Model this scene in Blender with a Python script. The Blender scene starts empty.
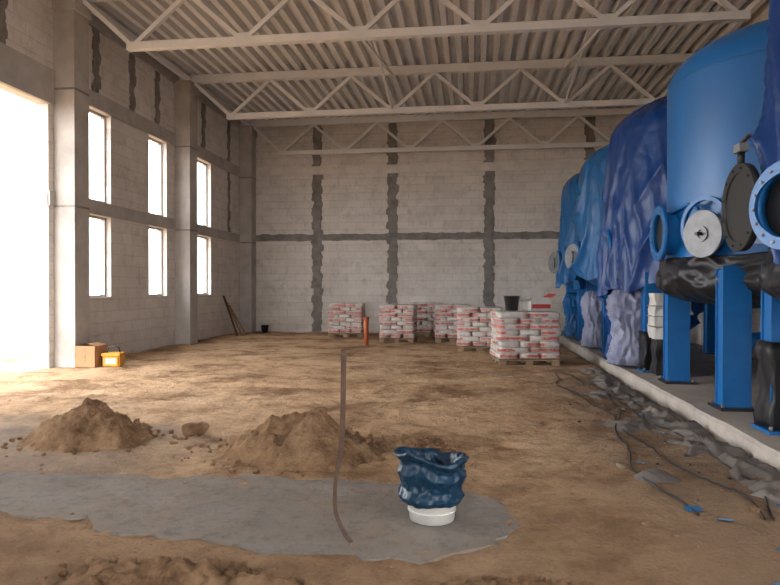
import bpy, bmesh, math, random
from mathutils import Vector, Matrix, noise
random.seed(7)
TAU=math.tau
def N(x,y=0,z=0): return noise.noise(Vector((x,y,z)))
def FB(x,y,z=0,o=4): return noise.fractal(Vector((x,y,z)),1.0,2.0,o)

# ------------------------------------------------------------ materials
def newmat(name):
    m=bpy.data.materials.new(name); m.use_nodes=True
    nt=m.node_tree; b=nt.nodes['Principled BSDF']
    return m,nt,b
def L(nt,a,b): nt.links.new(a,b)
def nd(nt,t,**k):
    n=nt.nodes.new(t)
    for a,v in k.items(): setattr(n,a,v)
    return n
def coords(nt,scale=(1,1,1)):
    tc=nd(nt,'ShaderNodeTexCoord'); mp=nd(nt,'ShaderNodeMapping')
    mp.inputs['Scale'].default_value=scale
    L(nt,tc.outputs['Object'],mp.inputs['Vector']); return mp.outputs['Vector']
def noisen(nt,vec,scale,detail=6,rough=.6):
    n=nd(nt,'ShaderNodeTexNoise'); n.inputs['Scale'].default_value=scale
    n.inputs['Detail'].default_value=detail; n.inputs['Roughness'].default_value=rough
    L(nt,vec,n.inputs['Vector']); return n.outputs['Fac']
def ramp(nt,fac,stops):
    r=nd(nt,'ShaderNodeValToRGB'); e=r.color_ramp.elements
    while len(e)<len(stops): e.new(.5)
    for i,(p,c) in enumerate(stops):
        e[i].position=p; e[i].color=(c[0],c[1],c[2],1) if not isinstance(c,(int,float)) else (c,c,c,1)
    L(nt,fac,r.inputs['Fac']); return r.outputs['Color']
def mix(nt,fac,a,b,mode='MIX'):
    m=nd(nt,'ShaderNodeMix',data_type='RGBA',blend_type=mode)
    if isinstance(fac,(int,float)): m.inputs[0].default_value=fac
    else: L(nt,fac,m.inputs[0])
    for i,v in ((6,a),(7,b)):
        if isinstance(v,tuple): m.inputs[i].default_value=(v[0],v[1],v[2],1)
        else: L(nt,v,m.inputs[i])
    return m.outputs[2]
def math_(nt,op,a,b=None):
    m=nd(nt,'ShaderNodeMath',operation=op)
    for i,v in ((0,a),(1,b)):
        if v is None: continue
        if isinstance(v,(int,float)): m.inputs[i].default_value=v
        else: L(nt,v,m.inputs[i])
    return m.outputs[0]
def bump(nt,b,h,st=.3,dist=.02):
    n=nd(nt,'ShaderNodeBump'); n.inputs['Strength'].default_value=st; n.inputs['Distance'].default_value=dist
    L(nt,h,n.inputs['Height']); L(nt,n.outputs['Normal'],b.inputs['Normal'])
def simple(name,c1,c2=None,scale=3,rough=.7,metal=0,bs=.2,bd=.01,bscale=None,coat=0,stretch=(1,1,1)):
    m,nt,b=newmat(name); v=coords(nt,stretch)
    c2=c2 or tuple(x*.75 for x in c1)
    f=noisen(nt,v,scale)
    L(nt,ramp(nt,f,[(.3,c2),(.7,c1)]),b.inputs['Base Color'])
    b.inputs['Roughness'].default_value=rough; b.inputs['Metallic'].default_value=metal
    b.inputs['Coat Weight'].default_value=coat
    if bs: bump(nt,b,noisen(nt,v,bscale or scale*6),bs,bd)
    return m
def block_mat(name,rot):
    m,nt,b=newmat(name)
    tc=nd(nt,'ShaderNodeTexCoord'); sp=nd(nt,'ShaderNodeSeparateXYZ'); cb=nd(nt,'ShaderNodeCombineXYZ')
    L(nt,tc.outputs['Object'],sp.inputs[0]); L(nt,sp.outputs[1 if rot else 0],cb.inputs[0]); L(nt,sp.outputs[2],cb.inputs[1])
    br=nd(nt,'ShaderNodeTexBrick'); L(nt,cb.outputs[0],br.inputs['Vector'])
    br.inputs['Scale'].default_value=1; br.inputs['Brick Width'].default_value=.6; br.inputs['Row Height'].default_value=.25
    br.inputs['Mortar Size'].default_value=.010; br.inputs['Mortar Smooth'].default_value=.4
    br.inputs['Color1'].default_value=(.72,.67,.62,1); br.inputs['Color2'].default_value=(.63,.58,.535,1)
    br.inputs['Mortar'].default_value=(.48,.44,.405,1)
    v=tc.outputs['Object']
    c=mix(nt,.36,br.outputs['Color'],ramp(nt,noisen(nt,v,.7,10,.65),[(.3,(.46,.415,.375)),(.62,(.76,.71,.66))]))
    c=mix(nt,1.0,c,ramp(nt,noisen(nt,v,3.5,12,.75),[(.32,.76),(.5,1.0)]),'MULTIPLY')
    L(nt,c,b.inputs['Base Color']); b.inputs['Roughness'].default_value=.95
    h=math_(nt,'ADD',math_(nt,'MULTIPLY',br.outputs['Fac'],-.6),math_(nt,'MULTIPLY',noisen(nt,v,25),.4))
    bump(nt,b,h,.4,.01)
    return m
M={}
M['block_y']=block_mat('aac_block_side',True); M['block_x']=block_mat('aac_block_end',False)
M['conc']=simple('cast_concrete',(.50,.465,.43),(.34,.315,.29),2.0,.9,bs=.4)
M['concL']=simple('light_ring_beam_concrete',(.75,.70,.645),(.58,.54,.49),2.2,.9,bs=.3)
M['mortar']=simple('grey_mortar',(.29,.27,.25),(.17,.157,.145),3.5,.95,bs=.9,bd=.03)
M['steel']=simple('light_grey_painted_steel',(.76,.755,.74),(.66,.655,.64),2,.42,bs=.05)
M['deck']=simple('galvanised_roof_deck',(.74,.73,.715),(.62,.61,.595),1.2,.45,.0,bs=.05)
M['frame']=simple('window_frame_pvc',(.38,.37,.36),(.32,.31,.30),4,.5,bs=0)
M['tank']=simple('blue_tank_paint',(.005,.125,.38),(.004,.10,.31),1.3,.36,0,.05,.004,14)
M['tankb']=simple('bright_blue_paint',(.005,.14,.42),(.004,.11,.34),4,.38,0,.05)
M['black']=simple('black_rubber',(.02,.02,.022),(.01,.01,.011),5,.45,bs=.1)
M['grey']=simple('dusty_grey_steel',(.27,.28,.30),(.16,.17,.18),6,.5,.3,bs=.2)
def tarp(name,c1,c2,rough=.34,bs=.35,bd=.08,sc=1.9):
    m,nt,b=newmat(name); v=coords(nt,(1,1,.30))
    f=noisen(nt,v,1.6,4)
    L(nt,ramp(nt,f,[(.3,c2),(.7,c1)]),b.inputs['Base Color']); b.inputs['Roughness'].default_value=rough
    b.inputs['Specular IOR Level'].default_value=.35
    n1=math_(nt,'ABSOLUTE',math_(nt,'SUBTRACT',noisen(nt,v,sc,1,.4),.5))
    v2=coords(nt,(1,1,.8))
    n2=math_(nt,'ABSOLUTE',math_(nt,'SUBTRACT',noisen(nt,v2,sc*2.6,1,.4),.5))
    bump(nt,b,math_(nt,'ADD',n1,math_(nt,'MULTIPLY',n2,.35)),bs,bd*2); return m
M['tarpD']=tarp('navy_tarpaulin',(.006,.047,.20),(.004,.028,.13))
M['tarpL']=tarp('sky_blue_tarpaulin',(.010,.125,.34),(.008,.08,.24))
M['blackwrap']=tarp('black_stretch_film',(.022,.022,.026),(.010,.010,.012),.42,.3)
M['palewrap']=tarp('pale_grey_violet_film',(.32,.34,.45),(.13,.14,.24),.38,.4)
M['film']=tarp('dusty_plastic_film',(.20,.175,.155),(.10,.088,.08),.6,.3)
M['bagblue']=tarp('dark_teal_bin_liner',(.006,.036,.075),(.003,.020,.044),.36,.3,.02,6)
M['white']=simple('white_plastic',(.66,.64,.60),(.5,.48,.45),5,.4,bs=.1)
M['rust']=simple('rusty_steel',(.13,.075,.05),(.06,.038,.028),20,.85,.2,bs=.4)
M['card']=simple('cardboard',(.42,.23,.11),(.33,.18,.09),3,.85,bs=.1)
M['yellow']=simple('yellow_orange_plastic',(.75,.36,.03),(.6,.25,.02),4,.5,bs=.1)
M['orange']=simple('orange_drain_pvc',(.50,.13,.05),(.40,.10,.04),4,.4,bs=0)
M['wood']=simple('pallet_wood',(.36,.24,.14),(.22,.14,.08),6,.85,bs=.3,stretch=(1,6,6))
M['slab']=simple('dusty_slab',(.43,.37,.315),(.27,.23,.195),1.6,.9,bs=.35,bscale=20)
M['slabedge']=simple('slab_edge_concrete',(.52,.465,.41),(.34,.30,.265),3,.9,bs=.5)
M['red']=simple('red_print',(.5,.05,.04),(.4,.04,.03),3,.5,bs=0)
M['stone']=simple('dusty_rubble',(.28,.20,.14),(.16,.115,.08),5,.95,bs=.6)
M['bluebit']=simple('blue_scrap',(.03,.13,.28),(.02,.08,.18),5,.5,bs=0)

m,nt,b=newmat('lean_concrete'); v=coords(nt)
c=ramp(nt,noisen(nt,v,1.2,8,.65),[(.3,(.16,.138,.12)),(.55,(.225,.197,.172)),(.75,(.30,.268,.235))])
d=ramp(nt,noisen(nt,v,1.3,14,.8),[(.47,0),(.70,1)])
c=mix(nt,math_(nt,'MULTIPLY',d,.75),c,(.27,.185,.12))
c=mix(nt,1.0,c,ramp(nt,noisen(nt,v,9,8,.75),[(.34,.7),(.5,1.0)]),'MULTIPLY')
L(nt,c,b.inputs['Base Color']); b.inputs['Roughness'].default_value=1.0; b.inputs['Specular IOR Level'].default_value=.15
bump(nt,b,noisen(nt,v,8,12,.75),.6,.04); M['lean']=m

m,nt,b=newmat('sandy_ground'); tc=nd(nt,'ShaderNodeTexCoord'); v=tc.outputs['Object']
sp=nd(nt,'ShaderNodeSeparateXYZ'); L(nt,v,sp.inputs[0])
c=ramp(nt,noisen(nt,v,.45,10,.65),[(.3,(.37,.222,.122)),(.5,(.50,.325,.19)),(.7,(.61,.42,.265))])
c=mix(nt,1.0,c,ramp(nt,noisen(nt,v,.9,10,.7),[(.38,(.54,.49,.45)),(.52,(1,1,1))]),'MULTIPLY')
c=mix(nt,1.0,c,ramp(nt,noisen(nt,v,5,12,.75),[(.35,.66),(.52,1.03)]),'MULTIPLY')
c=mix(nt,1.0,c,ramp(nt,noisen(nt,v,30,4,.7),[(.33,.62),(.46,1.0)]),'MULTIPLY')
def smooth(inp,a,b_):
    mr=nd(nt,'ShaderNodeMapRange',interpolation_type='SMOOTHSTEP'); L(nt,inp,mr.inputs['Value'])
    mr.inputs['From Min'].default_value=a; mr.inputs['From Max'].default_value=b_; return mr.outputs[0]
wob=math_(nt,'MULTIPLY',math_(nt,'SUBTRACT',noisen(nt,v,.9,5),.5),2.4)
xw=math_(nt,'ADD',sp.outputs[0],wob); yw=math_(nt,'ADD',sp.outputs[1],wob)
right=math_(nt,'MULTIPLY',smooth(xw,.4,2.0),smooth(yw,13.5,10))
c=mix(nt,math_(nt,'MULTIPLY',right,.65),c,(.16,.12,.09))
left=math_(nt,'MULTIPLY',smooth(xw,-2.2,-3.4),math_(nt,'MULTIPLY',smooth(yw,7.2,6.2),smooth(yw,3.5,4.5)))
c=mix(nt,math_(nt,'MULTIPLY',left,.6),c,(.25,.215,.18))
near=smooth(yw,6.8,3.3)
c=mix(nt,math_(nt,'MULTIPLY',near,.6),c,(.18,.108,.062))  # foreground shade painted into the ground colour, deepening towards the camera
L(nt,c,b.inputs['Base Color']); b.inputs['Roughness'].default_value=1.0; b.inputs['Specular IOR Level'].default_value=.15
h=math_(nt,'ADD',noisen(nt,v,6,12,.72),math_(nt,'MULTIPLY',noisen(nt,v,40,3),.25))
bump(nt,b,h,.8,.08); M['ground']=m

m,nt,b=newmat('loose_soil'); v=coords(nt)
c=ramp(nt,noisen(nt,v,4,12,.75),[(.35,(.17,.098,.055)),(.5,(.34,.205,.115)),(.65,(.48,.31,.18))])
L(nt,c,b.inputs['Base Color']); b.inputs['Roughness'].default_value=1.0; b.inputs['Specular IOR Level'].default_value=.15
bump(nt,b,noisen(nt,v,22,10,.8),1.0,.06); M['soil']=m

m,nt,b=newmat('printed_cement_bag'); tc=nd(nt,'ShaderNodeTexCoord'); v=tc.outputs['Object']
sp=nd(nt,'ShaderNodeSeparateXYZ'); L(nt,v,sp.inputs[0])
LH=.112
fz=math_(nt,'FRACT',math_(nt,'DIVIDE',math_(nt,'SUBTRACT',sp.outputs[2],.14),LH))
band=ramp(nt,fz,[(.24,0),(.30,1),(.70,1),(.76,0)])
cb=nd(nt,'ShaderNodeCombineXYZ'); L(nt,sp.outputs[0],cb.inputs[0]); L(nt,sp.outputs[1],cb.inputs[1])
L(nt,math_(nt,'MULTIPLY',math_(nt,'FLOOR',math_(nt,'DIVIDE',math_(nt,'SUBTRACT',sp.outputs[2],.14),LH)),.35),cb.inputs[2])
pn=ramp(nt,noisen(nt,cb.outputs[0],1.9,0,.4),[(.44,0),(.48,1)])
let=ramp(nt,noisen(nt,v,30,2,.5),[(.38,0),(.45,1)])
msk=math_(nt,'MULTIPLY',math_(nt,'MULTIPLY',band,pn),let)
base=ramp(nt,noisen(nt,v,8,5),[(.3,(.42,.385,.355)),(.7,(.63,.59,.55))])
c=mix(nt,msk,base,(.42,.07,.05))
L(nt,c,b.inputs['Base Color']); b.inputs['Roughness'].default_value=.35
bump(nt,b,noisen(nt,v,20,5),.4,.02); M['bag']=m

# ------------------------------------------------------------ mesh builder
class MB:
    def __init__(s): s.bm=bmesh.new(); s.mats=[]; 
    def mi(s,k):
        if k not in s.mats: s.mats.append(k)
        return s.mats.index(k)
    def face(s,vs,k,sm=False):
        try: f=s.bm.faces.new(vs)
        except ValueError: return
        f.material_index=s.mi(k); f.smooth=sm
    def box(s,x0,x1,y0,y1,z0,z1,k,R=None,c=None):
        P=[Vector((x,y,z)) for z in (z0,z1) for y in (y0,y1) for x in (x0,x1)]
        if R is not None:
            c=Vector(c); P=[R@(p-c)+c for p in P]
        v=[s.bm.verts.new(p) for p in P]
        for f in ((0,2,3,1),(4,5,7,6),(0,1,5,4),(2,6,7,3),(0,4,6,2),(1,3,7,5)): s.face([v[i] for i in f],k)
    def beam(s,p0,p1,w,h,k,up=(0,0,1)):
        p0=Vector(p0);p1=Vector(p1); d=(p1-p0).normalized(); u=Vector(up)
        if abs(d.dot(u))>.98: u=Vector((0,1,0))
        a=d.cross(u).normalized(); u=a.cross(d)
        v=[s.bm.verts.new(p+a*(i*w/2)+u*(j*h/2)) for p in (p0,p1) for i,j in ((-1,-1),(1,-1),(1,1),(-1,1))]
        for f in ((3,2,1,0),(4,5,6,7),(0,1,5,4),(1,2,6,5),(2,3,7,6),(3,0,4,7)): s.face([v[i] for i in f],k)
    def loft(s,rings,k,sm=True,caps=True,closed=True):
        R=[[s.bm.verts.new(p) for p in r] for r in rings]; n=len(R[0])
        for a,b_ in zip(R,R[1:]):
            for i in range(n if closed else n-1):
                j=(i+1)%n; s.face([a[i],a[j],b_[j],b_[i]],k,sm)
        if caps: s.face(R[0][::-1],k); s.face(R[-1],k)
        return R
    def cyl(s,p0,p1,r0,r1=None,k='steel',n=24,caps=True):
        r1=r0 if r1 is None else r1
        p0=Vector(p0);p1=Vector(p1); d=(p1-p0).normalized()
        a=d.orthogonal().normalized(); b_=d.cross(a)
        s.loft([[p+(a*math.cos(TAU*i/n)+b_*math.sin(TAU*i/n))*r for i in range(n)] for p,r in ((p0,r0),(p1,r1))],k,True,caps)
    def ring(s,c,ax,ri,ro,t,k,n=40,bolts=0,bk='grey'):
        c=Vector(c); d=Vector(ax).normalized(); a=d.orthogonal().normalized(); b_=d.cross(a)
        def rg(r,o): return [s.bm.verts.new(c+d*o+(a*math.cos(TAU*i/n)+b_*math.sin(TAU*i/n))*r) for i in range(n)]
        q=[rg(ri,-t/2),rg(ro,-t/2),rg(ro,t/2),rg(ri,t/2)]
        for u in range(4):
            A,B=q[u],q[(u+1)%4]
            for i in range(n): j=(i+1)%n; s.face([A[i],A[j],B[j],B[i]],k,u in(1,3))
        for i in range(bolts):
            t_=TAU*i/bolts; p=c+(a*math.cos(t_)+b_*math.sin(t_))*((ri+ro)/2)
            s.cyl(p-d*(t*.5+.015),p+d*(t*.5+.015),.012,None,bk,6)
    def tube(s,pts,r,k,n=8):
        pts=[Vector(p) for p in pts]; rings=[]
        for i,p in enumerate(pts):
            d=(pts[min(i+1,len(pts)-1)]-pts[max(i-1,0)]).normalized()
            up=Vector((0,0,1)) if abs(d.z)<.9 else Vector((1,0,0))
            a=d.cross(up).normalized(); b_=a.cross(d)
            rings.append([p+(a*math.cos(TAU*j/n)+b_*math.sin(TAU*j/n))*r for j in range(n)])
        s.loft(rings,k)
    def lathe(s,prof,c,k,n=64,f=None,caps=False):
        c=Vector(c); rings=[]
        for q,(r,z) in enumerate(prof):
            rg=[]
            for i in range(n):
                t=TAU*i/n; rr,zz=(r,z) if f is None else f(r,z,t,q)
                rg.append(c+Vector((rr*math.cos(t),rr*math.sin(t),zz)))
            rings.append(rg)
        return s.loft(rings,k,True,caps)
    def blob(s,c,ax,k,nu=16,nv=10,e=1.0,R=None,amp=0,fr=6):
        c=Vector(c)
        def sg(v,p): return math.copysign(abs(v)**p,v)
        rings=[]
        for j in range(nv+1):
            w=-math.pi/2+math.pi*j/nv*.998+.003; rg=[]
            for i in range(nu):
                t=TAU*i/nu
                p=Vector((ax[0]*sg(math.cos(w),e)*sg(math.cos(t),e),ax[1]*sg(math.cos(w),e)*sg(math.sin(t),e),ax[2]*sg(math.sin(w),e)))
                if amp: 
                    q=(p+c)*fr; p*=1+amp*(abs(noise.noise(q))*2-.5)+amp*.5*noise.noise(q*2.3)
                if R is not None: p=R@p
                rg.append(c+p)
            rings.append(rg)
        s.loft(rings,k,True,True)
    def done(s,name,parent=None,loc=(0,0,0),rotz=0,weld=False):
        if weld: bmesh.ops.remove_doubles(s.bm,verts=s.bm.verts,dist=1e-4)
        bmesh.ops.recalc_face_normals(s.bm,faces=s.bm.faces)
        me=bpy.data.meshes.new(name); s.bm.to_mesh(me); s.bm.free()
        for k in s.mats: me.materials.append(M[k])
        o=bpy.data.objects.new(name,me); bpy.context.scene.collection.objects.link(o)
        o.location=loc; o.rotation_euler=(0,0,rotz)
        if parent: o.parent=parent
        return o

# ------------------------------------------------------------ room
XL=-7.85; XR=5.85; YB=21.55; YF=-7.0; ZT=7.42; WT=.26
COLY=[1.25,6.25,11.5,16.5,21.3]
wins=[(12.2,13.2,1.3,3.04),(12.2,13.2,3.34,5.27),(14.88,15.8,1.3,3.04),(14.88,15.8,3.34,5.27),
      (17.6,18.65,1.3,3.04),(17.6,18.65,3.34,5.27)]
near_w=[(-4.6,-3.7,1.3,3.04),(-4.6,-3.7,3.34,5.27),(-2.0,-1.1,1.3,3.04),(-2.0,-1.1,3.34,5.27),
        (2.4,3.3,1.3,3.04),(2.4,3.3,3.34,5.27),(4.5,5.4,1.3,3.04),(4.5,5.4,3.34,5.27)]
door=(6.6,11.1,-1,4.95)
def wall_grid(mb,u0,u1,z0,z1,ops,mk):
    us=sorted({u0,u1,*[o[0] for o in ops],*[o[1] for o in ops]}); zs=sorted({z0,z1,*[max(z0,o[2]) for o in ops],*[o[3] for o in ops]})
    for a,b_ in zip(us,us[1:]):
        run=None
        for c_,d in zip(zs,zs[1:]):
            mu,mz=(a+b_)/2,(c_+d)/2
            if any(o[0]<mu<o[1] and o[2]<mz<o[3] for o in ops):
                if run: mk(a,b_,*run); run=None
            else: run=(run[0],d) if run else (c_,d)
        if run: mk(a,b_,*run)
def strip(mb,axis,fix,off,u,z0,z1,w,k='mortar'):
    nz=int((z1-z0)/.03); Lft=[];Rgt=[]
    for i in range(nz+1):
        z=z0+(z1-z0)*i/nz; row=int(z/.25); st=.03*(1 if row%2 else -1)
        ja=.05*N(row*3.7,u,2); jb=.05*N(row*3.7,u,12)
        a=u-w/2-.05*N(z*6,u*3,1)-.025*N(z*19,u,1)+st*.6+ja; b_=u+w/2+.05*N(z*6,u*3,7)+.025*N(z*19,u,9)+st*.6+jb
        def P(q,o): return (fix+o,q,z) if axis=='y' else (q,fix+o,z)
        Lft.append((mb.bm.verts.new(P(a,0)),mb.bm.verts.new(P(a+.01,off)))); Rgt.append((mb.bm.verts.new(P(b_,0)),mb.bm.verts.new(P(b_-.01,off))))
    for i in range(nz):
        mb.face([Lft[i][1],Rgt[i][1],Rgt[i+1][1],Lft[i+1][1]],k)
        mb.face([Lft[i][0],Lft[i][1],Lft[i+1][1],Lft[i+1][0]],k); mb.face([Rgt[i][0],Rgt[i][1],Rgt[i+1][1],Rgt[i+1][0]],k)
def hstrip(mb,axis,fix,off,u0,u1,z,w,k='mortar'):
    n=int((u1-u0)/.06); T=[];B=[]
    for i in range(n+1):
        u=u0+(u1-u0)*i/n
        a=z-w/2-.05*N(u*3,z,1)-.02*N(u*11,z,1); b_=z+w/2+.05*N(u*3,z,5)+.02*N(u*11,z,5)
        def P(o,q): return (fix+o,u,q) if axis=='y' else (u,fix+o,q)
        B.append(mb.bm.verts.new(P(off,a))); T.append(mb.bm.verts.new(P(off,b_)))
    for i in range(n): mb.face([B[i],B[i+1],T[i+1],T[i]],k)

mb=MB()
wall_grid(mb,YF,YB+.3,-.3,ZT,wins+near_w+[door],lambda a,b_,c,d: mb.box(XL-WT,XL,a,b_,c,d,'block_y'))
for z0,z1,off in ((3.05,3.33,.03),(5.28,5.62,.035)):
    segs=[(YF,6.6),(11.1,YB)] if z0<4 else [(YF,YB)]
    for a,b_ in segs: mb.box(XL-.02,XL+off,a,b_,z0,z1,'conc')
mb.box(XL-.02,XL+.06,6.4,11.2,4.95,5.3,'conc')
mb.box(XL-.02,XL+.05,YF,YB,6.95,7.3,'conc')
for y in (8.3,9.9,12.65,14.1,15.3,18.1,20.1):
    strip(mb,'y',XL,.02,y,5.6,6.95,.24)
strip(mb,'y',XL,.02,20.1,3.3,5.3,.2)
mb.done('wall_left')
mb=MB()
mb.box(XL-.34,XR+.34,YB,YB+.35,-.3,ZT,'block_x')
mb.box(XL,XR,YB-.035,YB+.02,5.40,5.66,'concL')
mb.box(XL,XR,YB-.02,YB+.02,3.12,3.34,'conc')
hstrip(mb,'x',YB,-.026,XL,XR,3.24,.22)
for x in (-5.25,-2.64,.6,3.85): 
    strip(mb,'x',YB,-.03,x,0,3.14,.34); strip(mb,'x',YB,-.03,x,3.34,5.38,.34); strip(mb,'x',YB,-.03,x,5.68,7.2,.32)
mb.done('wall_back')
right_fill_w=[(-6.2,-2.6,1.6,5.25),(-1.8,.8,1.6,5.25),(1.8,4.2,2.2,5.25)]  # unseen windows, added to bring daylight onto the left wall
mb=MB()
wall_grid(mb,YF,YB+.3,-.3,ZT,right_fill_w,lambda a,b_,c,d: mb.box(XR,XR+.3,a,b_,c,d,'block_y'))
mb.box(XR-.035,XR+.02,YF,YB,5.25,5.62,'conc'); mb.box(XR-.03,XR+.02,5,YB,3.03,3.33,'conc')
for y in COLY:
    mb.box(5.68,XR,y-.25,y+.22,-.2,7.0,'conc')
mb.done('wall_right')
mb=MB()
wall_grid(mb,XL-.34,XR+.34,-.3,ZT,[(-5.5,-.5,-1,4.6)],lambda a,b_,c,d: mb.box(a,b_,YF-.3,YF,c,d,'block_x'))  # unseen opening, put in and sized for light from behind the camera
mb.done('wall_front')
for y in COLY:
    mb=MB(); mb.box(XL-.0,-7.42,y-.25,y+.22,-.2,7.0,'conc')
    mb.box(XL,-7.38,y-.28,y+.25,6.75,7.02,'conc')
    for z in (3.03,5.25): mb.box(XL,-7.415,y-.255,y+.225,z,z+.04,'mortar')
    mb.done('concrete_column')
for i,(a,b_,c,d) in enumerate(wins+near_w+right_fill_w):
    mb=MB(); x=XL-.16 if i<len(wins+near_w) else XR+.16
    t=.05
    mb.box(x-.04,x+.04,a,a+t,c,d,'frame'); mb.box(x-.04,x+.04,b_-t,b_,c,d,'frame')
    mb.box(x-.04,x+.04,a+t,b_-t,c,c+t,'frame'); mb.box(x-.04,x+.04,a+t,b_-t,d-t,d,'frame')
    if b_-a>2: mb.box(x-.03,x+.03,(a+b_)/2-.03,(a+b_)/2+.03,c+t,d-t,'frame')
    else: mb.box(x-.02,x+.06,a-.02,b_+.02,c-.05,c,'conc')
    mb.done('window_%d'%(i+1))  # right-wall ones frame the openings added for fill light

mb=MB(); pitch=.30; x=XL-.3; prof=[]
while x<XR+.3:
    prof+= [(x,7.23),(x+.12,7.23),(x+.15,7.39),(x+.27,7.39)]; x+=pitch
ys=[YF-.3,0,8,16,YB+.3]
R=[[mb.bm.verts.new((px,y,pz)) for px,pz in prof] for y in ys]
for A,B in zip(R,R[1:]):
    for i in range(len(prof)-1): mb.face([A[i],A[i+1],B[i+1],B[i]],'deck')
mb.box(XL-.34,XR+.34,YF-.3,YB+.3,7.43,7.6,'conc')
mb.done('ceiling')

for y in COLY:
    if y>20: y=21.2
    mb=MB(); zt=7.08; zb=6.09
    mb.box(-7.8,5.8,y-.08,y+.08,zt-.06,zt+.14,'steel')
    mb.box(-6.48,4.65,y-.07,y+.07,zb-.07,zb+.07,'steel')
    nb=[-6.38+i*(10.9/5) for i in range(6)]
    nt_=[-7.4]+[(a+b_)/2 for a,b_ in zip(nb,nb[1:])]+[5.5]
    for i,xb in enumerate(nb):
        mb.beam((nt_[i],y,zt-.05),(xb,y,zb),.08,.08,'steel',(0,1,0)); mb.beam((xb,y,zb),(nt_[i+1],y,zt-.05),.08,.08,'steel',(0,1,0))
    for xb in nb[1:-1]: mb.box(xb-.11,xb+.11,y-.012,y+.012,zb-.02,zb+.16,'steel')
    mb.done('roof_truss')
mb=MB()
mb.box(-7.56,-7.44,YF,21.1,7.02,7.14,'steel')
mb.box(5.5,5.62,YF,21.1,7.02,7.14,'steel')
mb.done('eaves_beam')
for x in (-2.02,2.34):
    a,b_=11.5,16.5
    mb=MB()
    mb.beam((x,a+.1,6.13),(x,b_-.1,7.01),.05,.05,'steel'); mb.beam((x,a+.1,7.01),(x,b_-.1,6.13),.05,.05,'steel')
    mb.done('roof_bracing')

# ------------------------------------------------------------ floor
poly=[(-6.6,4.75),(-3.81,4.80),(-1.88,4.87),(-.54,4.89),(.137,4.66),(.30,4.12),(.055,3.75),(-.387,3.53),(-.96,3.53),(-1.93,3.68),(-3.15,3.93),(-6.6,4.2)]
def inpoly(x,y,P):
    c=False; j=len(P)-1
    for i in range(len(P)):
        if (P[i][1]>y)!=(P[j][1]>y) and x<(P[j][0]-P[i][0])*(y-P[i][1])/(P[j][1]-P[i][1])+P[i][0]: c=not c
        j=i
    return c
feet=[(random.uniform(-6.5,2),random.uniform(5.2,13),random.random()*3.14) for _ in range(110)]
from collections import defaultdict
FC=defaultdict(list)
for f_ in feet:
    for a in (-1,0,1):
        for b_ in (-1,0,1): FC[(int(f_[0]//.5)+a,int(f_[1]//.5)+b_)].append(f_)
def gz(x,y):
    h=.03*FB(x*.5,y*.5,3,3)+.022*FB(x*2.0,y*2.0,1,4)
    cl=FB(x*6,y*6,9,3); h+=.016*max(0,cl)
    for fx,fy,fa in FC.get((int(x//.5),int(y//.5)),()):
        dx,dy=x-fx,y-fy; u=dx*math.cos(fa)+dy*math.sin(fa); w_=-dx*math.sin(fa)+dy*math.cos(fa)
        q=(u/.17)**2+(w_/.08)**2
        if q<3: h+=-.018*math.exp(-q)+.009*math.exp(-(q-2)**2*2)
    for o,c0,sl in ((0,9.2,.10),(.55,9.2,.10),(0,7.4,-.16),(1.5,7.4,-.16)):
        d_=y-(c0+o+sl*(x+7)+.15*math.sin(x*.8+o))
        if abs(d_)<.4: h-=.020*math.exp(-(d_/.10)**2)-.010*math.exp(-((abs(d_)-.17)/.06)**2)
    return h-.012
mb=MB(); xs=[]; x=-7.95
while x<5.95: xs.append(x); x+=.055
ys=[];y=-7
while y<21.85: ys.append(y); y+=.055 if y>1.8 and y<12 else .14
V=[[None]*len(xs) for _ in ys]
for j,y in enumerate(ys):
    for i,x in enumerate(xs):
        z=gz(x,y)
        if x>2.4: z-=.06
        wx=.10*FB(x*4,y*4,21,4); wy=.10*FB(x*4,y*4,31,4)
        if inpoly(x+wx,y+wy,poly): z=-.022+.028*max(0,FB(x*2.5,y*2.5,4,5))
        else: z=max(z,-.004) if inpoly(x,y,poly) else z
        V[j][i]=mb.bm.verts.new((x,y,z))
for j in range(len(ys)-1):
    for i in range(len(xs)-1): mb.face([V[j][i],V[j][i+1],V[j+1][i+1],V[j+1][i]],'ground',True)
for i in range(700):
    y=random.uniform(2.8,14); x=random.uniform(-7,2.2)
    if inpoly(x,y,poly) and random.random()<.8: continue
    s_=random.uniform(.006,.020)
    mb.blob((x,y,gz(x,y)+s_*.2),(s_,s_*.8,s_*.55),'ground',6,4,.9,None,.3,20)
mb.done('floor')
mb=MB(); mb.box(-60,-7.9,-40,60,-.3,-.03,'ground'); mb.box(-7.9,60,-60,-7.0,-.3,-.03,'ground'); mb.done('ground_outside')
mb=MB(); P=[]
n=len(poly)
for i in range(n):
    p0,p1,p2,p3=[Vector(poly[(i+k)%n]) for k in (-1,0,1,2)]
    for q in range(30):
        t=q/30
        p=.5*((2*p1)+(-p0+p2)*t+(2*p0-5*p1+4*p2-p3)*t*t+(-p0+3*p1-3*p2+p3)*t**3)
        p+=Vector((FB(p.x*3,p.y*3,2,6),FB(p.x*3,p.y*3,8,6)))*.12
        P.append(p)
bot=[mb.bm.verts.new((p.x,p.y,-.05)) for p in P]; top=[mb.bm.verts.new((p.x,p.y,-.003)) for p in P]
for i in range(len(P)):
    j=(i+1)%len(P); mb.face([bot[i],bot[j],top[j],top[i]],'lean',True)
mb.face(top,'lean')
mb.done('concrete_screed_patch')
mb=MB(); yy=[1.0+i*.12 for i in range(int(19.6/.12)+1)]
rings=[]; XP=5.42
for y in yy:
    j=.03*FB(y*1.3,1,1,4)
    rings.append([(2.50+j,y,-.1),(2.50+j,y,.12),(2.53+j,y,.148),(XP,y,.148),(XP,y,-.1)])
RR=[[mb.bm.verts.new(p) for p in r] for r in rings]
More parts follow.
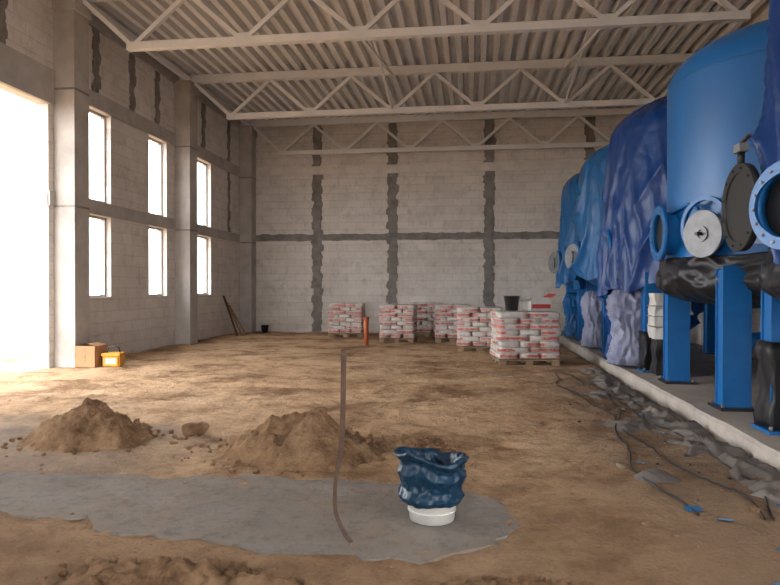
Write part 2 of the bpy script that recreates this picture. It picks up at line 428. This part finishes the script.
for A,B in zip(RR,RR[1:]):
    mb.face([A[0],A[1],B[1],B[0]],'slabedge'); mb.face([A[1],A[2],B[2],B[1]],'slabedge'); mb.face([A[2],A[3],B[3],B[2]],'slab'); mb.face([A[3],A[4],B[4],B[3]],'slab')
mb.face(RR[0],'slabedge'); mb.face(RR[-1],'slabedge')
mb.done('concrete_plinth')

def pile(cx,cy,rx,ry,h,seed,pw=.75):
    mb=MB(); nr,na=54,150; rings=[]
    for i in range(nr):
        t=1-i/nr*.985; rg=[]
        for j in range(na):
            a=TAU*j/na; k=1+.3*N(math.cos(a)*1.5+seed,math.sin(a)*1.5,seed)+.08*N(math.cos(a)*6,math.sin(a)*6,seed)
            x=rx*t*k*math.cos(a); y=ry*t*k*math.sin(a)
            z=h*(.5+.5*math.cos(math.pi*min(1,t)))**pw
            z+=h*.26*FB(x*3.6+seed,y*3.6,seed,6)*(1-t**3)
            z+=(.05*abs(FB(x*8,y*8,seed,4))+.03*max(0,N(x*17,y*17,seed)))*(1-t**6)
            rg.append((cx+x,cy+y,z-.03))
        rings.append(rg)
    mb.loft(rings,'soil',True,True)
    for q in range(120):
        a=random.random()*TAU; t=random.uniform(.45,1.3); s_=random.uniform(.008,.03)
        zz=h*(.5+.5*math.cos(math.pi*min(1,t)))**pw*.9 if t<1 else 0
        mb.blob((cx+rx*t*math.cos(a),cy+ry*t*math.sin(a),zz+s_*.2),(s_,s_*.9,s_*.7),'soil',7,5,1,None,.3,20)
    mb.done('dirt_pile')
pile(-3.74,6.0,.72,.55,.33,1.3); pile(-1.50,5.68,.92,.55,.36,4.1)
pile(-.70,6.05,.5,.3,.08,7.7); pile(-1.5,3.0,.6,.3,.15,9.2); pile(-.95,2.95,.4,.22,.13,2.2); pile(.30,3.1,.4,.22,.10,5.5)
mb=MB(); mb.blob((-2.80,6.25,.05),(.12,.09,.075),'soil',24,16,.8,None,.35,7); mb.done('soil_clod')

# ------------------------------------------------------------ tanks
TX=3.95
def ell(r0,z0,h,n,sgn,rmin=.02):
    return [(max(rmin,r0*math.cos(t)),z0+sgn*h*math.sin(t)) for t in [math.pi/2*i/n for i in range(n+1)]]
def tank(y,tarpk=None,hem=1.5,flare=.12,seed=0,mat='tank',noz=True):
    R=1.40
    mb=MB()
    prof=ell(R,1.85,.5,10,-1)[::-1]+[(R,1.86),(R,2.5),(R,3.3),(R,4.08)]+ell(R,4.09,.66,14,1)
    mb.lathe(prof,(0,0,0),mat,96,caps=True)
    for z in (1.87,4.09): mb.ring((0,0,z),(0,0,1),R-.01,R+.005,.02,mat,96)
    for sx in (-1,1):
        for sy in (-1,1):
            lx,ly=sx*1.03,sy*1.0
            mb.box(lx-.15,lx+.15,ly-.11,ly-.09,.17,1.75,'tankb'); mb.box(lx-.15,lx+.15,ly+.09,ly+.11,.17,1.72,'tankb')
            mb.box(lx-.13,lx+.13,ly-.09,ly+.09,.17,1.7,'tankb')
            mb.box(lx-.2,lx+.2,ly-.2,ly+.2,.15,.18,'tankb' if seed%2 else 'black')
            for bx in(-.17,.17):
                for by in (-.16,.16): mb.cyl((lx+bx,ly+by,.18),(lx+bx,ly+by,.22),.018,None,'grey',6)
    if noz:
        mb.cyl((-R+.12,0,2.2),(-R-.14,0,2.2),.27,None,'tankb',36,False)
        mb.ring((-R-.15,0,2.2),(1,0,0),.25,.35,.05,'tankb',40,16)
        mb.cyl((-R-.10,0,2.2),(-R-.11,0,2.2),.26,None,'black',36)
    else:
        d=Vector((-.93,-.36,0)).normalized(); c=Vector((-1.56,-.27,2.13))
        mb.cyl((-R+.2,.12,2.13),c,.25,None,'tankb',36,False)
        mb.ring(c+d*.02,d,.25,.34,.06,'tankb',48,16); mb.cyl(c-d*.05,c-d*.04,.26,None,'black',36)
    mb.tube([(0,0,1.4),(0,0,1.1),(-.05,0,.95),(-.2,0,.85),(-.5,0,.82),(-.6,0,.82)],.11,'tankb',16)
    mb.ring((-.63,0,.82),(1,0,0),.09,.19,.04,'tankb',32,8)
    o=mb.done('filter_tank',loc=(TX,y,0))
    if tarpk:
        mb=MB(); prof=[(.03,4.84)]+[(1.42*math.sin(t),4.10+.74*math.cos(t)) for t in [math.pi/2*i/20 for i in range(1,21)]]
        nz=90; z0=4.08
        for i in range(1,nz+1): prof.append((1.42+flare*(i/nz)**.8,z0+(hem-z0)*i/nz))
        def f(r,z,t,q):
            s_=min(1,q/26)
            dn=max(0,(4.3-z)/(4.3-hem))
            wx=math.cos(t)*1.4; wy=math.sin(t)*1.4
            sh=t+.40*(z-3)*math.sin(seed+1.5*t)
            def tri(v_): v_=v_%1.0; return abs(v_*2-1)
            p1=sh*2.6+1.2*N(math.cos(t)*1.5,math.sin(t)*1.5,seed)+.3*N(z*.9,t,seed)
            p2=(t*5+z*.8)+.9*N(math.cos(t)*2.2,math.sin(t)*2.2,z*.4+seed)
            a1=max(0,.65+1.1*N(wx*1.0+seed,wy*1.0,z*.35)); a2=max(0,.35+1.3*N(wx*1.2,wy*1.2+seed,z*.5+7))
            fold=.20*tri(p1)**3.5*(.2+dn)*a1+.08*tri(p2)**3*(.35+.8*dn)*a2
            fold+=.012*max(0,1-4*abs(N(wx*2.4,wy*2.4,z*1.2+seed)))
            rr=r+fold*s_+.015; zz=z
            if rr*math.cos(t)>1.64: rr=1.64/math.cos(t)
            if q>20: zz=z+(dn**2)*(.22*math.sin(t*2+seed)+.25*N(wx*2,wy*2,seed*3))
            else: zz=z+.04*max(0,1-abs(N(r*math.cos(t)*2.5,r*math.sin(t)*2.5,seed))*3)
            return rr,zz
        mb.lathe(prof,(0,0,0),tarpk,340,f)
        mb.done('tarp_cover',parent=o)
    return o
def crumple(prof,c,k,seed,amp,name,parent,n=120,fx=1,fy=1,zmin=None):
    mb=MB()
    def f(r,z,t,q):
        a=max(0,1-3*abs(N(math.cos(t)*3+seed,math.sin(t)*3,z*3)))*amp*1.1+amp*.8*max(0,1-3*abs(N(math.cos(t)*7,math.sin(t)*7+seed,z*7)))
        zz=z+amp*.6*N(math.cos(t)*5,math.sin(t)*5,seed+z*3)
        if zmin: zz=max(zz,zmin)
        return r+a,zz
    R=mb.lathe(prof,c,k,n,f,caps=True)
    for v in mb.bm.verts: v.co.x=c[0]+(v.co.x-c[0])*fx; v.co.y=c[1]+(v.co.y-c[1])*fy
    return mb.done(name,parent=parent)
def dens(pr,m=5):
    o=[]
    for a,b_ in zip(pr,pr[1:]):
        for i in range(m): o.append((a[0]+(b_[0]-a[0])*i/m,a[1]+(b_[1]-a[1])*i/m))
    return o+[pr[-1]]
t0=tank(5.45,'tarpD',1.75,.04,3,noz=False)
t1=tank(8.6,seed=2)
t2=tank(11.8,'tarpD',1.50,.14,5)
t3=tank(15.0,'tarpL',1.6,.08,7)
t4=tank(18.2,'tarpL',1.7,.05,11)
for t,s_ in ((t1,1.1),(t0,2.3)):
    pr=[(1.40,1.88),(1.42,1.80),(1.45,1.70),(1.46,1.60),(1.43,1.50),(1.35,1.42),(1.2,1.36),(1.0,1.32),(.7,1.28),(.4,1.25)]
    crumple(dens(pr,3),(0,0,0),'blackwrap',s_,.05,'film_wrap',t,200)
mb=MB()
d=Vector((-.88,-.47,0)).normalized(); c0=Vector((-1.30,-.86,2.12))
mb.ring(c0+Vector((.02,.02,.10)),d,.29,.335,.05,'tankb',40)
mb.cyl(c0-d*.02,c0+d*.03,.27,None,'grey',40); mb.ring(c0+d*.04,d,.05,.09,.02,'grey',20)
mb.tube([c0+Vector((-.02,.1,.30)),c0+Vector((-.08,.3,.38)),c0+Vector((-.12,.55,.35)),c0+Vector((-.15,.8,.3))],.02,'tankb')
mb.cyl(c0+d*.04,c0+d*.12,.02,None,'black',10)
mb.done('manhole_lid',parent=t1)
mb=MB()
c0=Vector((-1.62,.46,2.2)); d=Vector((-1,.02,0)).normalized()
mb.ring(c0,d,.30,.38,.06,'black',44,12,'black'); mb.cyl(c0-d*.015,c0+d*.015,.30,None,'black',36)
mb.cyl(c0+Vector((.02,0,0)),c0+Vector((.40,-.1,0)),.05,None,'black',12)
mb.cyl(c0+Vector((0,0,.36)),c0+Vector((0,0,.50)),.03,None,'black',12)
mb.box(c0.x-.04,c0.x+.04,c0.y-.07,c0.y+.07,c0.z+.48,c0.z+.55,'grey'); mb.beam(c0+Vector((0,0,.56)),c0+Vector((-.02,-.22,.58)),.03,.02,'rust')
mb.done('butterfly_valve',parent=t0)
pr=[(.10,1.50),(.22,1.46),(.30,1.35),(.31,1.15),(.26,.95),(.22,.75),(.25,.55),(.29,.38),(.30,.22),(.27,.20)]
pr=dens(pr,4)
crumple([(r,z) for r,z in pr],(-1.20,-.40,0),'palewrap',3.1,.06,'film_wrapped_valve',t2,80,1.1,1.2,.155)
crumple([(r*.9,z*.9+.02) for r,z in pr],(-1.18,.35,0),'tarpD',6.1,.05,'film_wrapped_pipe',t2,80,zmin=.155)
crumple([(r*.85,z*.95+.012) for r,z in pr],(-1.20,-.35,0),'palewrap',8.4,.05,'film_wrapped_valve',t3,80,zmin=.155)
crumple([(r*.8,z*.9+.02) for r,z in pr],(-1.15,-.3,0),'tarpL',12.4,.05,'film_wrapped_valve',t4,80,zmin=.155)
# pale crate-like valve actuator housing wrapped in white film, standing beside the near leg of the third tank
mb=MB()
mb.box(-1.16,-.70,-1.62,-1.24,.72,1.42,'white'); mb.box(-1.13,-.73,-1.59,-1.27,.16,.72,'black')
bmesh.ops.subdivide_edges(mb.bm,edges=mb.bm.edges[:],cuts=7,use_grid_fill=True)
for v in mb.bm.verts: v.co+=Vector((N(*(v.co*6)),N(*(v.co*6+Vector((9,9,9)))),0))*.045
for z in (.9,1.06,1.22): mb.box(-1.185,-.68,-1.645,-1.22,z,z+.012,'grey')
mb.done('film_wrapped_housing',parent=t2)
for t in (t3,t4):
    mb=MB(); mb.cyl((-1.62,-.05,2.2),(-1.66,-.07,2.2),.30,None,'grey',32); mb.ring((-1.67,-.07,2.2),(1,0,0),.1,.14,.02,'black',24); mb.done('manhole_cover_plate',parent=t)
for t,ly in ((t0,1.0),(t2,-1.0)):
    mb=MB(); mb.box(-1.2,-.86,ly-.15,ly+.15,.185,1.0 if t is t0 else .8,'blackwrap')
    bmesh.ops.subdivide_edges(mb.bm,edges=mb.bm.edges[:],cuts=8,use_grid_fill=True)
    for v in mb.bm.verts: v.co+=Vector((N(*(v.co*7)),N(*(v.co*7+Vector((9,9,9)))),0))*.05
    for f in mb.bm.faces: f.smooth=True
    mb.done('leg_film_wrap',parent=t)

# ------------------------------------------------------------ bag pallets
def pallet(cx,cy,rot,wx,wy,layers,name='cement_bag_pallet'):
    mb=MB()
    for y in (-.42,0,.42): 
        mb.box(-wx/2,wx/2,y*wy-.05,y*wy+.05,.0,.018,'wood')
        for x in (-.42,0,.42): mb.box(x*wx-.07,x*wx+.07,y*wy-.05,y*wy+.05,.018,.10,'wood')
    for i in range(6):
        y=-wy/2+.06+(wy-.12)*i/5
        mb.box(-wx/2,wx/2,y-.05,y+.05,.10,.125,'wood')
    for l in range(layers):
        z=.14+LH*(l+.5)
        nx,ny=(3,2) if l%2==0 else (2,3)
        bx,by=wx/nx,wy/ny
        for i in range(nx):
            for j in range(ny):
                c=(-wx/2+bx*(i+.5)+random.uniform(-.018,.018),-wy/2+by*(j+.5)+random.uniform(-.018,.018),z+random.uniform(-.003,.003))
                mb.blob(c,(bx*.505,by*.505,LH*.56),'bag',24,10,.32,Matrix.Rotation(random.uniform(-.05,.05),3,'Z'),.03,5)
    return mb.done(name,loc=(cx,cy,0.0),rotz=rot)
pallet(-3.78,19.4,.05,1.05,.85,8)
pallet(-2.0,17.75,-.03,.95,.9,8)
pallet(-1.35,20.1,.02,1.0,.85,8)
pallet(-.52,18.0,.08,.95,.9,8)
pallet(.22,15.55,-.05,1.05,.9,8)
pallet(1.06,13.0,.12,1.2,1.05,8)
zt=.14+LH*8+.018
mb=MB(); mb.lathe([(.10,0),(.115,.01),(.15,.27),(.158,.275),(.158,.29),(.145,.29),(.135,.26),(.10,.02),(.01,.015)],(0,0,0),'black',32,caps=True)
mb.tube([(.155*math.cos(a),.02,.27-.16*math.sin(a)) for a in [math.pi*i/14 for i in range(15)]],.004,'grey',6)
mb.done('black_bucket',loc=(.80,12.85,zt))
mb=MB(); w=.21
for a,b_,c,d in ((-w,w,-w,-w+.01),(-w,w,w-.01,w),(-w,-w+.01,-w,w),(w-.01,w,-w,w)): mb.box(a,b_,c,d,0,.26,'white')
mb.box(-w,w,-w,w,0,.01,'white'); mb.box(-w+.02,w-.02,-w-.004,-w-.001,.05,.13,'red')
v=[mb.bm.verts.new(p) for p in ((-w,w,.26),(w,w,.26),(w*.95,w+.08,.46),(-w*.9,w+.10,.43))]; mb.face(v,'white')
v=[mb.bm.verts.new(p) for p in ((w,-w,.26),(w,w,.26),(w+.13,w*.9,.34),(w+.12,-w*.9,.33))]; mb.face(v,'red')
v=[mb.bm.verts.new(p) for p in ((-w,-w,.26),(-w,w,.26),(-w-.12,w*.9,.20),(-w-.12,-w*.9,.20))]; mb.face(v,'white')
mb.done('open_carton',loc=(1.30,12.95,zt),rotz=.3)

# ------------------------------------------------------------ foreground bucket with liner
mb=MB()
mb.lathe([(.135,0),(.145,.005),(.168,.24),(.174,.25),(.166,.25),(.13,.02),(.01,.015)],(0,0,0),'white',48,caps=True)
mb.ring((0,0,.07),(0,0,1),.148,.158,.012,'white',48)
o=mb.done('bucket_with_bin_liner',loc=(-.25,4.16,0))
mb=MB()
pr=dens([(.172,.12),(.185,.125),(.197,.15),(.192,.18),(.180,.205),(.183,.235),(.200,.262),(.212,.29),(.210,.32),(.205,.345),(.215,.37),(.235,.388),(.246,.403),(.243,.416),(.222,.418),(.20,.400),(.175,.35),(.15,.28),(.10,.20),(.02,.17)],4)
def f(r,z,t,q):
    c_,s_=math.cos(t),math.sin(t)
    w=.040*N(c_*1.1,s_*1.1,z*3+2)+.016*(max(0,1-3*abs(N(c_*2.2+z*5,s_*2.2,z*6)))-.3)+.008*(max(0,1-3*abs(N(c_*4,s_*4+z*4,z*18)))-.3)
    zz=z+(.05*N(c_*.9+5,s_*.9,1)-.020*s_+.02*c_*-1)*max(0,min(1,(z-.15)/.2))
    zz+=.012*N(c_*3,s_*3,z*6)
    if q<8: w=abs(w)*.5
    return r+w,zz
mb.lathe(pr,(0,0,0),'bagblue',160,f,caps=False)
mb.done('bin_liner',parent=o)
def stripbar(pts,w,t,name):
    mb=MB(); pts=[Vector(p) for p in pts]; rings=[]
    S=[]
    for i in range(len(pts)-1):
        p0=pts[max(i-1,0)];p1=pts[i];p2=pts[i+1];p3=pts[min(i+2,len(pts)-1)]
        for q in range(8):
            u=q/8; S.append(.5*((2*p1)+(-p0+p2)*u+(2*p0-5*p1+4*p2-p3)*u*u+(-p0+3*p1-3*p2+p3)*u**3))
    S.append(pts[-1])
    for i,p in enumerate(S):
        d=(S[min(i+1,len(S)-1)]-S[max(i-1,0)]).normalized(); a=Vector((1,.1,0)); a=(a-d*a.dot(d)).normalized(); b_=a.cross(d)
        ww=w*(1 if p.z>.3 else .7)
        rings.append([p+a*ww/2+b_*t/2,p-a*ww/2+b_*t/2,p-a*ww/2-b_*t/2,p+a*ww/2-b_*t/2])
    mb.loft(rings,'rust',False); mb.done(name)
stripbar([(-.85,4.24,1.085),(-.852,4.24,.9),(-.857,4.235,.6),(-.866,4.22,.42),(-.885,4.16,.25),(-.875,4.07,.14),(-.84,3.95,.07),(-.76,3.80,.02),(-.70,3.70,.006)],.036,.005,'rusty_steel_strip')
stripbar([(-3.09,3.84,-.05),(-3.10,3.84,.1),(-3.12,3.84,.22),(-3.13,3.85,.30)],.04,.006,'rusty_steel_strip')

# ------------------------------------------------------------ left side items
mb=MB(); w,h=.20,.41
for a in ((-w,w,-w,-w+.006),(-w,w,w-.006,w),(-w,-w+.006,-w,w),(w-.006,w,-w,w)): mb.box(*a,0,h,'card')
mb.box(-w,w,-w,w,0,.01,'card')
for sx in(-1,1):
    v=[mb.bm.verts.new(p) for p in ((sx*w,-w,h),(sx*w,w,h),(sx*(w-.17),w,h+.05),(sx*(w-.17),-w,h+.05))]; mb.face(v,'card')
mb.box(-.02,.02,-w-.002,-w,0.1,h,'wood')
mb.done('cardboard_box',loc=(-7.19,11.4,.0),rotz=.0)
mb=MB(); mb.box(-.16,.16,-.15,.15,0,.24,'yellow'); bmesh.ops.bevel(mb.bm,geom=mb.bm.edges[:],offset=.03,segments=3,affect='EDGES')
mb.box(-.17,.17,-.16,.16,.22,.27,'yellow'); mb.tube([(-.12,0,.27),(-.1,0,.36),(0,0,.40),(.1,0,.36),(.12,0,.27)],.014,'black',8); mb.box(-.1,.1,-.152,-.148,.07,.17,'white')
mb.done('yellow_plastic_container',loc=(-6.76,11.45,.0),rotz=.15)
mb=MB()
for i,(y,lz) in enumerate(((19.35,1.25),(19.6,1.05),(19.8,.95))):
    mb.beam((-7.28+.05*i,y,.0),(-7.79,y+.15,lz),.12,.03,'wood' if i else 'rust',(1,0,0))
mb.done('leaning_planks')
mb=MB(); mb.cyl((0,0,-.02),(0,0,.74),.065,None,'orange',24); mb.ring((0,0,.70),(0,0,1),.062,.08,.09,'orange',24); mb.done('orange_drain_pipe',loc=(-2.73,16.6,0))
mb=MB(); mb.lathe([(.10,0),(.13,.24),(.137,.25),(.12,.25),(.09,.02),(.01,.015)],(0,0,0),'black',28,caps=True); mb.done('black_bucket',loc=(-6.9,20.9,0))
mb=MB(); pts=[]
for i in range(90):
    t=i/89; x=-5.2+5.9*t; y=14.0-3.2*t**2.2+.2*math.sin(t*9)
    pts.append((x,y,gz(x,y)+.012))
mb.tube(pts,.009,'stone',6); mb.done('garden_hose')

# ------------------------------------------------------------ debris along plinth
mb=MB()
def sheet(cx,cy,lx,ly,k,seed,h=.07,rot=0):
    nx,ny=max(6,int(lx/.025)),max(6,int(ly/.025)); V=[]
    cs,sn=math.cos(rot),math.sin(rot)
    for j in range(ny+1):
        r=[]
        for i in range(nx+1):
            u=(i/nx-.5)*lx*(1+.6*N(j*.14,seed,3)); w=(j/ny-.5)*ly*(1+.5*N(i*.14,seed,6)); u+=.12*N(w*1.3,seed,1)
            x=cx+u*cs-w*sn; y=cy+u*sn+w*cs
            x=min(x,2.44)
            ed=min(1,4*min(i/nx,1-i/nx,j/ny,1-j/ny))
            z=gz(x,y)-.006+.014*ed+h*ed*(max(0,1-3*abs(N(u*5,w*3,seed)))*.8+.5*max(0,1-3*abs(N(u*12,w*10,seed))))
            r.append(mb.bm.verts.new((x,y,z)))
        V.append(r)
    for j in range(ny):
        for i in range(nx): mb.face([V[j][i],V[j][i+1],V[j+1][i+1],V[j+1][i]],k,True)
for i in range(11):
    y=4.2+i*.75
    sheet(2.25-.10*random.random(),y,.30+.28*random.random(),.85,'film',i*3.3,.065,random.uniform(-.3,.3))
sheet(1.75,7.3,.6,.5,'film',50,.04,.4); sheet(1.85,9.3,.5,.7,'film',57,.045,.2); sheet(1.45,5.3,.4,.3,'film',61,.04,.7)
for i in range(130):
    y=random.uniform(3.4,11.8); x=2.38-abs(random.gauss(0,.55))
    if x<1.1: continue
    s_=random.uniform(.010,.028)*(1 if random.random()<.95 else 1.6)
    k=random.choices(['stone','soil','black','bluebit','white'],[10,8,4,1.2,.2])[0]
    R=Matrix.Rotation(random.random()*TAU,3,'Z')
    mb.blob((x,y,gz(x,y)+s_*.2),(s_,s_*random.uniform(.4,1),s_*.45),k,8,6,.7,R,.5,22)
for i in range(9):
    x,y=random.uniform(1.2,2.2),random.uniform(3.2,8); a=random.random()*3
    s_=random.uniform(.02,.055)
    mb.box(x-s_,x+s_,y-s_*.5,y+s_*.5,gz(x,y)+.01,gz(x,y)+.018,'bluebit',Matrix.Rotation(a,3,'Z')@Matrix.Rotation(.25,3,'X'),(x,y,gz(x,y)+.015))
for q in range(3):
    pts=[]
    for i in range(120):
        y=4.4+i*.062; x=2.05-.28*q+.13*math.sin(y*1.3+q*2)+.04*math.sin(y*4+q)
        pts.append((x,y,gz(x,y)+.012))
    mb.tube(pts,.008,'black',6)
mb.done('construction_debris')

# ------------------------------------------------------------ light
w=bpy.data.worlds.new('overcast_sky'); bpy.context.scene.world=w; w.use_nodes=True
bg=w.node_tree.nodes['Background']; bg.inputs[0].default_value=(.97,.985,1,1); bg.inputs[1].default_value=11.0

cam=bpy.data.cameras.new('camera'); co=bpy.data.objects.new('camera',cam); bpy.context.scene.collection.objects.link(co)
cam.sensor_width=36; cam.lens=640/780*36; cam.clip_end=200
co.location=(0,0,1.5); co.rotation_euler=(math.radians(90-.4),0,math.radians(7.2))
bpy.context.scene.camera=co
vs=bpy.context.scene.view_settings
vs.view_transform='Standard'; vs.exposure=0.0
